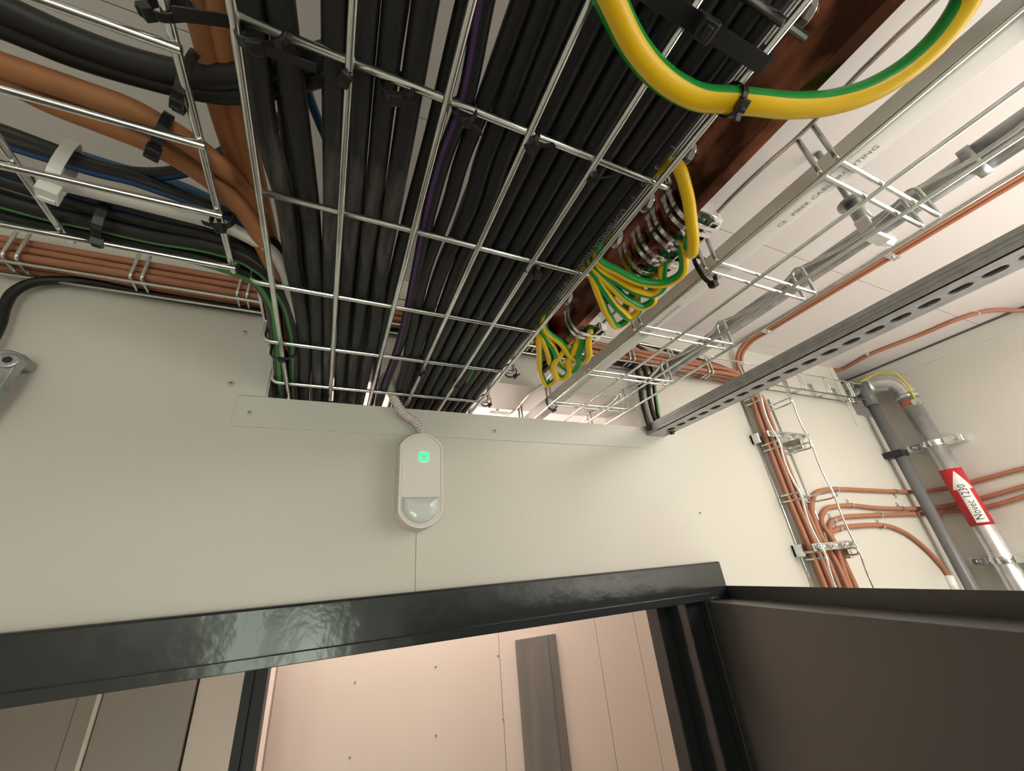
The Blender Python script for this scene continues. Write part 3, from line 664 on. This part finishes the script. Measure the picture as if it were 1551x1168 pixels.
# wall tray dropping down the wall
vt = empty('drop_cable_tray', (.91, .52, .0), 'vertical paired-wire tray on the wall right of the door', 'cable tray')
pz = [.324 - .1095 * i for i in range(5)]
pair_tray(vt, (.862, WY - .004, 0), (0, 0, -1), (1, 0, 0), (0, -1, 0), .104, .047, -.345, .30, [-z for z in reversed(pz[:-1][::-1])] if False else sorted(-z + .003 for z in pz), [0, .104], r=.0021, gap=.0125, out=.001)
for lb, zz in (('upper', .232), ('lower', .002)):
    k = MB(); k.box(.845, .985, WY - .006, WY - .0005, zz - .010, zz + .012); k.box(.845, .850, WY - .02, WY - .0005, zz - .010, zz + .012); k.box(.850, .975, WY - .040, WY - .0375, zz - .003, zz + .011)
    k.box(.972, .985, WY - .030, WY - .006, zz - .022, zz + .004)
    br = k.build('tray_bracket', ZINC, None, 'plated %s bracket clamping the vertical tray to the wall' % lb, 'bracket', bevel=.001)
    for x in (.862, .90, .94, .978):
        c = V((x, WY - .0400, zz + .004)); MB().hexa(c, (0, -1, 0), .0052, .005).cyl(c, c + V((0, -.009, 0)), .0025, 10).build('bolt', STEEL, br)
# terracotta cables: along the wall tray, over and down the drop tray
rb = .0046
tw = ['lowest', 'second lowest', 'third lowest', 'fourth lowest', 'highest']
offs = [(.5415, .3780), (.5300, .3775), (.5185, .3785), (.5385, .3900), (.5200, .3905)]
for i, (yy, zz) in enumerate(offs):
    rnd = random.Random(i); xd = .8705 + i * .0094
    P = [V((x, yy + rnd.uniform(-.0024, .0022), zz + rnd.uniform(-.0010, .0026))) for x in (-.95, -.75, -.55, -.4, -.25, -.12, .1, .3, .5, .62, .74)]
    P += [V((.80 + i * .008, yy - .002, zz - .001)), V((.842 + i * .0085, yy - .005, zz - .012)), V((xd, .530 - .008 * (i % 2), .335)), V((xd + .002, .532 - .008 * (i % 2), .285)), V((xd + .001, .534 - .008 * (i % 2), .2)), V((xd, .534 - .008 * (i % 2), .1)), V((xd + .003, .533 - .008 * (i % 2), .0)), V((xd + .004, .533 - .008 * (i % 2), -.1)), V((xd + .004, .533 - .008 * (i % 2), -.5))]
    cable('terracotta_cable', P, rb, TERRA, 'terracotta cable of the wall tray and drop tray, %s of five' % tw[i], group='terracotta cables in the wall tray')
for i, (yy, zz) in enumerate(((.5335, .4015), (.5215, .4020))):
    cable('terracotta_cable', [V((x, yy, zz + random.uniform(-.001, .001))) for x in (-.95, -.6, -.4, -.2, 0, .2, .4, .6, .72)] + [V((.78, yy, zz - .004)), V((.85, yy - .006, zz - .022))], rb, TERRA,
          'terracotta cable resting on top of the wall tray bundle, %s one' % ('rear' if i == 0 else 'front'), group='terracotta cables in the wall tray')
# black cable leaving the wall tray at the far left
cable('black_cable', [hy(-30, 545, .537), hy(0, 490, .537), hy(8, 462, .537), hy(20, 443, .537), hy(40, 431, .537), V((-.31, .5405, .3735)), V((-.25, .5425, .3720)), V((-.18, .543, .3710)), V((-.12, .543, .3712)), V((0, .543, .372)), V((.3, .543, .372)), V((.56, .543, .3725))], .0052, BLACKP,
      'black cable dropping out of the wall tray at the left edge')
cable('black_cable', [V((.45, .535, .405)), V((.60, .532, .407)), hy(960, 520, .53), hy(1010, 531, .53), hy(1060, 545, .53), hy(1100, 558, .53), hy(1125, 570, .53)], .0034, BLACKP, 'thin black cable sagging above the terracotta bundle at right')
for i, (a, lb) in enumerate((((968, 976, 985), 'left'), ((980, 989, 1000), 'middle'))):
    st = None
    cable('black_cable', [V((.50 + .02 * i, .535, .384)), hy(a[0] - 6, 556, .53), hy(a[0], 575, .53), hy(a[0] + 4, 605, .532), hy(a[1] + 2, 632, .535), hy(a[2], 652, .538), hy(a[2] + 8, 690, .542)] [:6], .0046, BLACKP, 'black cable dropping past the right edge of the wall opening, %s of three' % lb, group='black cables by the opening')
cable('striped_cable', [V((.53, .533, .384)), hy(986, 556, .53), hy(990, 580, .53), hy(994, 612, .532), hy(1000, 638, .535), hy(1010, 650, .538)], .0042, [BLACKP, SGRN], 'black cable with a green stripe dropping past the right edge of the wall opening', stripe=(1, [(160, 210)]), ref=(0, 1, 0))

# ================================================================ STRUT
st = empty('steel_strut', (.57, .1, .226), 'slotted galvanised strut channel running along the ceiling from the wall opening', 'strut')
sx0, sx1, sz0, sz1 = .546, .590, .2265, .2465
m = MB(); ys0, ys1 = -.45, WY - .001
hol = [hz(1250 + x / 3.893, 300 + y / 3.893, sz0).y for x, y in ((52, 917), (180, 855), (318, 788), (470, 715), (638, 634), (822, 545), (1025, 447))]
pit = (hol[0] - hol[-1]) / 6; yh = hol[-1]
while yh + pit < ys1 - .02: yh += pit
cells = []; yy = yh
while yy - pit / 2 > ys0: cells.append(yy); yy -= pit
def stad(a, hl, hr):                            # radius of a stadium (long along y) at angle a
    for k in range(60):
        pass
    c, s = math.cos(a), math.sin(a); lo, hi = 0, .1
    for _ in range(30):
        mdl = (lo + hi) / 2; x, y = mdl * c, mdl * s; yy_ = max(0, abs(y) - (hl - hr))
        if math.hypot(x, yy_) < hr: lo = mdl
        else: hi = mdl
    return lo
for cy in cells:
    hw, hl = (sx1 - sx0) / 2, pit / 2; ca = math.atan2(hl, hw)
    an = sorted([2 * math.pi * k / 24 for k in range(24)] + [ca, math.pi - ca, math.pi + ca, 2 * math.pi - ca])
    iv, ov = [], []
    for a in an:
        rI = stad(a, .0100, .0062); rO = min(hw / max(1e-9, abs(math.cos(a))), hl / max(1e-9, abs(math.sin(a))))
        iv.append((((sx0 + sx1) / 2) + rI * math.cos(a), cy + rI * math.sin(a))); ov.append((((sx0 + sx1) / 2) + rO * math.cos(a), cy + rO * math.sin(a)))
    n = len(an); base = len(m.v)
    m.v += [V((*p, sz0)) for p in iv] + [V((*p, sz0)) for p in ov] + [V((*p, sz0 + .002)) for p in iv] + [V((*p, sz0 + .002)) for p in ov]
    for i in range(n):
        j = (i + 1) % n
        for q in ((i, j, n + j, n + i), (2 * n + i, 3 * n + i, 3 * n + j, 2 * n + j), (i, 2 * n + i, 2 * n + j, j)): m.f.append([base + t for t in q]); m.m.append(0); m.s.append(False)
yt = cells[0] + pit / 2
if yt < ys1: m.box(sx0, sx1, yt, ys1, sz0, sz0 + .002)
for x0, x1 in ((sx0, sx0 + .002), (sx1 - .002, sx1)): m.box(x0, x1, ys0, ys1, sz0 + .002, sz1)
m.box(sx0 - .0008, sx0, ys0, ys1, sz0 + .0085, sz0 + .0105); m.box(sx0 - .0008, sx0, ys0, ys1, sz0 + .0135, sz0 + .0150)
m.box(sx0 + .002, sx1 - .002, ys0, ys1, sz1 - .002, sz1)  # closed top added to keep ceiling light out of the slots
m.build('channel', STRUTM, st)
tie(V((.580, .520, sz0 + .001)), (.2, 1, 0), DN, .0070, .0020, 'small black cable tie through the end slot of the steel strut', tail=.012, tdir=(-1, .4, -.1))

# ================================================================ CABLES CLIPPED TO CEILING AND WALLS
def clip(p, nrm, al, r, label, m=STEEL, group='cable clips', two=1):
    # p = cable centre; nrm = away from the surface; al = cable direction
    p, nr_, al = V(p), V(nrm).normalized(), V(al).normalized(); sd = al.cross(nr_).normalized()
    k = MB(); n = 10; pth = [p + sd * (r + .0006) - nr_ * r]
    for i in range(n + 1):
        a = math.pi * i / n; pth.append(p + (sd * math.cos(a) + nr_ * math.sin(a)) * (r + .0006))
    pth.append(p - sd * (r + .0006) - nr_ * (r - .0008)); pth.append(p - sd * (r + .010) - nr_ * (r - .0008))
    for a, b in zip(pth, pth[1:]):
        t_ = (b - a).normalized(); k.obox((a + b) / 2, t_, al, t_.cross(al), (b - a).length / 2 + .0003, .0042, .0006)
    o = k.build('cable_clip', m, None, label, 'cable clip', group)
    c = p - sd * (r + .0065) - nr_ * (r - .0014); MB().cyl(c, c + nr_ * .0018, .0024, 10).build('screw', STEEL, o)
    return o
CZ = .487
for i, (dx, lb) in enumerate(((-.001, 'left'), (.0140, 'right'))):
    P = [V((.905 + dx, -.5, CZ - .006)), V((.905 + dx, .1, CZ - .006)), V((.905 + dx, .30, CZ - .006)), V((.906 + dx, .40, CZ - .006)), V((.905 + dx, .455, CZ - .007)), V((.899 + dx, .505, CZ - .012)), V((.892 + dx * .9, .532, CZ - .034)), V((.888 + dx * .8, .540, CZ - .065)), V((.886 + dx * .8, .541, .390)), V((.884 + dx * .8, .538, .372))]
    cable('terracotta_cable', P, .0048, TERRA, 'terracotta cable crossing the ceiling and turning down the wall, %s one of the pair' % lb, group='terracotta cables on the ceiling')
for px, py, lb in ((1350, 386, 'plated clip holding the ceiling pair of terracotta cables beside the strut'), (1160, 499, 'plated clip holding the ceiling pair of terracotta cables just before the wall')):
    q = hz(px, py, CZ - .006); k = MB(); k.box(.8995, .9235, q.y - .006, q.y + .006, CZ - .0125, CZ - .0110); k.box(.8955, .9000, q.y - .006, q.y + .006, CZ - .0125, CZ - .0005); k.box(.9230, .9275, q.y - .006, q.y + .006, CZ - .0125, CZ - .0005)
    o = k.build('cable_clip', STEEL, None, lb, 'cable clip', 'cable clips', bevel=.001); MB().cyl((.9115, q.y, CZ - .0125), (.9115, q.y, CZ - .0145), .003, 10).build('screw', STEEL, o)
zc_ = CZ - .0055
P = [hz(1236, 578, zc_), hz(1268, 561, zc_), hz(1318, 537, zc_), hz(1400, 505, zc_), hz(1450, 484, zc_), hz(1482, 474, zc_), hz(1515, 470, zc_), V((1.476, .205, zc_ - .003)), V((1.491, .185, .468)), V((1.4935, .165, .44)), V((1.4935, .135, .405)), V((1.4935, .06, .378)), V((1.4935, -.2, .365)), V((1.4935, -1.2, .36))]
P[0] = V((P[1].x - .01, .546, zc_))
cable('terracotta_cable', P, .0050, TERRA, 'terracotta cable curving across the ceiling corner to the right wall')
for px, py, lb in ((1315, 538, 'plated clip on the curved ceiling cable near the wall corner'), (1480, 475, 'plated clip on the curved ceiling cable at its bend')):
    q = hz(px, py, zc_); clip((q.x, q.y, zc_), DN, (-.3, 1, 0), .0050, lb)
# branch cables on the front wall, on round the corner to the right wall
WYC = WY - .0055; RXC = 1.5 - .0070
br = [
 ([(.935, -.5), (.935, -.12), (.937, -.03), (.945, .04), (.955, .085), (.985, .112), (1.03, .122), (1.08, .1235), (1.20, .121), (1.33, .118)], [(.49, .118), (.44, .122), (.36, .130), (.2, .131), (-.4, .131)], 'highest terracotta cable leaving the drop tray toward the corner'),
 ([(.9465, -.5), (.9465, -.12), (.949, -.05), (.956, .015), (.968, .055), (.998, .078), (1.05, .0855), (1.10, .086), (1.20, .079), (1.32, .075)], [(.49, .076), (.44, .082), (.365, .093), (.2, .096), (-.4, .096)], 'second highest terracotta cable leaving the drop tray toward the corner'),
 ([(.958, -.5), (.958, -.12), (.960, -.06), (.967, -.005), (.980, .032), (1.0, .052), (1.04, .060), (1.12, .0625), (1.25, .062), (1.37, .061)], [(.49, .058), (.43, .062), (.375, .072), (.2, .074), (-.4, .074)], 'third highest terracotta cable leaving the drop tray toward the corner')]
for i, (A_, B_, lb) in enumerate(br):
    P = [V((x, (.531 if x < .96 else .538) if z < .03 and x < .99 else WYC, z)) for x, z in A_] + [V((1.45, WYC, A_[-1][1] - .0005)), V((1.482, WYC - .004, A_[-1][1])), V((RXC - .001, .528, A_[-1][1] + .0002))] + [V((RXC, y, z)) for y, z in B_]
    cable('terracotta_cable', P, .0052, TERRA, lb, group='terracotta cables on the right')
P = [(.9695, .532, -.5), (.9695, .532, -.12), (.9705, .534, -.05), (.974, .538, .0), (.982, WYC, .028), (1.01, WYC, .037), (1.09, WYC, .0415), (1.15, WYC, .0415)] + [hy(x, y, WYC) for x, y in ((1345, 797), (1372, 808), (1396, 826), (1418, 848), (1434, 868), (1446, 892))] + [(1.385, WYC, -.20), (1.385, WYC, -.5)]
cable('terracotta_cable', P, .0052, TERRA, 'lowest terracotta cable arching down behind the open door', group='terracotta cables on the right')
MB().cyl(hy(1437, 872, WYC), hy(1450, 900, WYC), .0085, 14).build('cable_gland', WHL, None, 'short white sleeve on the arching terracotta cable', 'sleeve')
for x, z, al, lb in ((1.075, .1235, 0, 'plated clip on the highest branch cable, nearest the drop tray'), (1.325, .118, 0, 'plated clip on the highest branch cable, beside the grey pipe'),
                     (1.105, .086, 0, 'plated clip on the second branch cable, nearest the drop tray'), (1.315, .0752, 0, 'plated clip on the second branch cable, beside the grey pipe'),
                     (1.012, .056, 0, 'plated clip on the third branch cable, nearest the drop tray'), (1.205, .0625, 0, 'plated clip midway along the third branch cable'), (1.365, .061, 0, 'plated clip on the third branch cable, beside the grey pipe'),
                     (1.020, .038, 0, 'plated clip on the lowest branch cable, nearest the drop tray'), (1.19, .0375, 0, 'plated clip where the lowest branch cable starts to arch')):
    clip((x, WYC, z), (0, -1, 0), (1, 0, 0) if 'highest' not in lb else (-1, 0, 0), .0052, lb)
clip((RXC, .345, .0725), (-1, 0, 0), (0, -1, 0), .0052, 'plated clip on the lowest cable of the right wall, beyond the steel pipe')

# ================================================================ PIPES IN THE CORNER
pv = empty('grey_pipe', (1.385, .522, 0), 'grey plastic pipe running down the corner of the wall', 'pipe')
gx, gy_ = 1.388, .521
MB().cyl((gx, gy_, -.9), (gx, gy_, .365), .0125, 20).build('tube', PVC, pv)
MB().cyl((gx, gy_, .355), (gx, gy_, .425), .0165, 20).cyl((gx, gy_, .405), (gx - .01, .70, .405), .0165, 18).build('elbow_fitting', PVC, pv)
k = MB(); k.box(gx - .018, gx + .018, gy_ - .0145, WY - .0005, .205, .222); k.build('pipe_clip', TIE, pv, 'black plastic pipe clip', bevel=.002)
sp = empty('steel_pipe', (1.463, .467, 0), 'galvanised gas pipe with red and white arrow label on the right wall', 'pipe')
sx, sy, sr = 1.464, .468, .0215
MB().cyl((sx, sy, -.9), (sx, sy, .370), sr, 28).build('tube', PIPEM, sp)
el = spline([V((sx, sy, .362)), V((sx, sy, .385)), V((sx - .003, sy + .010, .412)), V((sx - .012, sy + .034, .424)), V((sx - .020, sy + .06, .426))], 6)
MB().tube(el, .0245, 24).cyl((sx, sy, .360), (sx, sy, .372), .0275, 24).cyl(el[-1] - V((-.003, .010, 0)), el[-1] + V((-.002, .006, 0)), .0275, 24).cyl(el[-1], el[-1] + V((-.03, .10, 0)), .0165, 18).build('elbow', PIPEM, sp)
MB().cyl((sx, sy, .338), (sx, sy, .352), sr + .0004, 28).build('tape_band', ORT, sp, 'orange tape band')
nn = V((-sx, -sy, 0)).normalized(); lf_ = V((-nn.y * -1, nn.x * -1, 0)); lf_ = V((nn.y, -nn.x, 0))
def wrap(u, v, rad): a = v / rad; return V((sx, sy, u)) + (nn * math.cos(a) + lf_ * math.sin(a)) * rad
vd = V((sx, sy, 0)).normalized()
lf_ = V((-vd.y, vd.x, 0))                        # to the left as seen from the lens
z1, z0 = hx(1436, 711, sx - .01).z, hx(1484, 796, sx - .01).z
lsl = MB().cyl((sx, sy, z0), (sx, sy, z1), sr + .0005, 32).build('label_sleeve', REDL, sp, 'red label sleeve')
ls = z1 - z0
def grid_wrap(poly, rad, nm_, m_):
    # polygon given as rows (u, vmin, vmax)
    mb = MB(); nv = 8; b = 0
    for u, v0, v1 in poly: mb.v += [wrap(u, v0 + (v1 - v0) * k / nv, rad) for k in range(nv + 1)]
    for i in range(len(poly) - 1):
        for k in range(nv): q = i * (nv + 1) + k; mb.f.append([q, q + 1, q + nv + 2, q + nv + 1]); mb.m.append(0); mb.s.append(True)
    return mb.build(nm_, m_, lsl)
sh = z0 + ls * .62; off = -.0045
grid_wrap([(z0 + .006, off - .0118, off + .0118), (sh, off - .0118, off + .0118), (sh + .0001, off - .0205, off + .0205)] + [(sh + (z1 - .007 - sh) * k / 10, off - .0205 * (1 - k / 10) - .0001, off + .0205 * (1 - k / 10) + .0001) for k in range(1, 11)], sr + .0008, 'label_arrow', WHL)
vs, fs = split_rows(*text_mesh('Novec 1230', .0215), .0022)
MB().add([wrap(z0 + .012 + v.x * .80, off + v.y + .001, sr + .0012) for v in vs], fs).build('label_text', INK, lsl)
for lb, zz in (('upper', .228), ('lower', -.058)):
    k = MB().cyl((sx, sy, zz - .008), (sx, sy, zz + .008), sr + .0022, 28)
    k.box(1.470, 1.4995, sy - .055, sy + .055, zz - .009, zz + .009)
    for s_ in (-1, 1): k.box(1.452, 1.472, sy + s_ * .038 - .016, sy + s_ * .038 + .016, zz - .008, zz + .008)
    o = k.build('pipe_bracket', STEEL, None, 'plated %s bracket holding the labelled steel pipe to the right wall' % lb, 'bracket', 'pipe brackets', bevel=.0012)
    for s_ in (-1, 1):
        c = V((1.452, sy + s_ * .042, zz)); MB().hexa(c, (-1, 0, 0), .0075, .007).cyl(c, c - V((.011, 0, 0)), .004, 10).build('bolt', STEEL, o)
ew = cable('earth_wire', [(1.405, .530, .435), (1.415, .510, .442), (1.425, .485, .446), (1.431, .460, .438), (1.436, .448, .410), (1.440, .446, .375), (1.442, .447, .350)], .0028, YW, 'thin yellow wire curving over the steel pipe elbow')
k = MB().cyl((sx, sy, .336), (sx, sy, .3375), sr + .0018, 24).box(1.428, 1.448, .436, .452, .330, .346); k.hexa((1.428, .446, .338), (-1, 0, 0), .007, .006)
k.build('earth_clamp', STEEL, None, 'small plated earth clamp under the steel pipe elbow', 'clamp')
# tray end bracket at the corner
k = MB(); k.box(1.275, 1.325, WY - .035, WY - .003, .366, .3675); k.cyl((1.295, .53, .3660), (1.295, .53, .360), .006, 12); k.cyl((1.312, .53, .3660), (1.312, .53, .360), .006, 12)
k.build('tray_bracket', ZINC, None, 'plated bracket under the wall tray at the right corner', 'bracket')
# steel arm at the left edge of the wall
k = MB(); k.prism([hy(px, py, WY - .03) for px, py in ((-60, 660), (0, 590), (24, 553), (33, 543), (30, 534), (15, 529), (-60, 529))], (0, .012, 0)); c = hy(14, 547, WY - .03)
k.cyl(c, c + V((0, -.003, 0)), .0085, 18); q = hy(25, 545, WY - .018); k.cyl(q, (q.x, WY - .0002, q.z), .008, 14)
arm = k.build('bracket_arm', GALV, None, 'metal bracket arm with a socket screw on the wall at the left edge', 'bracket', bevel=.0015)
MB().cyl(c + V((0, -.003, 0)), c + V((0, -.0034, 0)), .0040, 6).build('screw_socket', INK, arm)
# bracket seen through the opening
k = MB().cyl((.345, .80, .36), (.345, .80, .487), .004, 10).box(.32, .37, .785, .815, .352, .360)
k.build('hanger_bracket', ZINC, None, 'small hanger bracket glimpsed through the wall opening', 'bracket')
# ================================================================ LIGHT
def area(name, loc, rot, sx_, sy_, pw, col):
    d = bpy.data.lights.new(name, 'AREA'); d.shape = 'RECTANGLE'; d.size = sx_; d.size_y = sy_; d.energy = pw; d.color = col
    o = bpy.data.objects.new(name, d); COL.objects.link(o); o.location = V(loc) + V((0, 0, H)); o.rotation_euler = rot; return o
PI = math.pi
for nm, loc, a, b, dn, up in (('room_lamp', (1.0, -.8, .40), .5, 1.5, 15, 8.5), ('rear_room_lamp', (-.7, -1.7, .40), .5, 1.3, 5, 3.5)):
    area(nm, loc, (0, 0, 0), a, b, dn, (1, .912, .835)); area(nm + '_upward', V(loc) - V((0, 0, .45)), (PI, 0, 0), a, b, up, (1, .912, .845))  # upward areas are unseen fill, added to brighten the ceiling
area('far_room_lamp', (.35, 1.28, .47), (0, 0, 0), 1.0, .25, 7.5, (1, .84, .77)); area('far_room_lamp_upward', (.35, 1.15, .05), (PI, 0, 0), 1.0, .3, 3.0, (1, .84, .77))  # second one is added fill for the far ceiling, no real fitting
wd = bpy.data.worlds.new('world'); wd.use_nodes = True; S.world = wd
wd.node_tree.nodes['Background'].inputs[0].default_value = (.9, .92, .95, 1); wd.node_tree.nodes['Background'].inputs[1].default_value = .0
vs_ = S.view_settings; vs_.view_transform = 'Standard'; vs_.look = 'None'; vs_.gamma = 1; vs_.use_curve_mapping = False; vs_.exposure = .67
S.display_settings.display_device = 'sRGB'
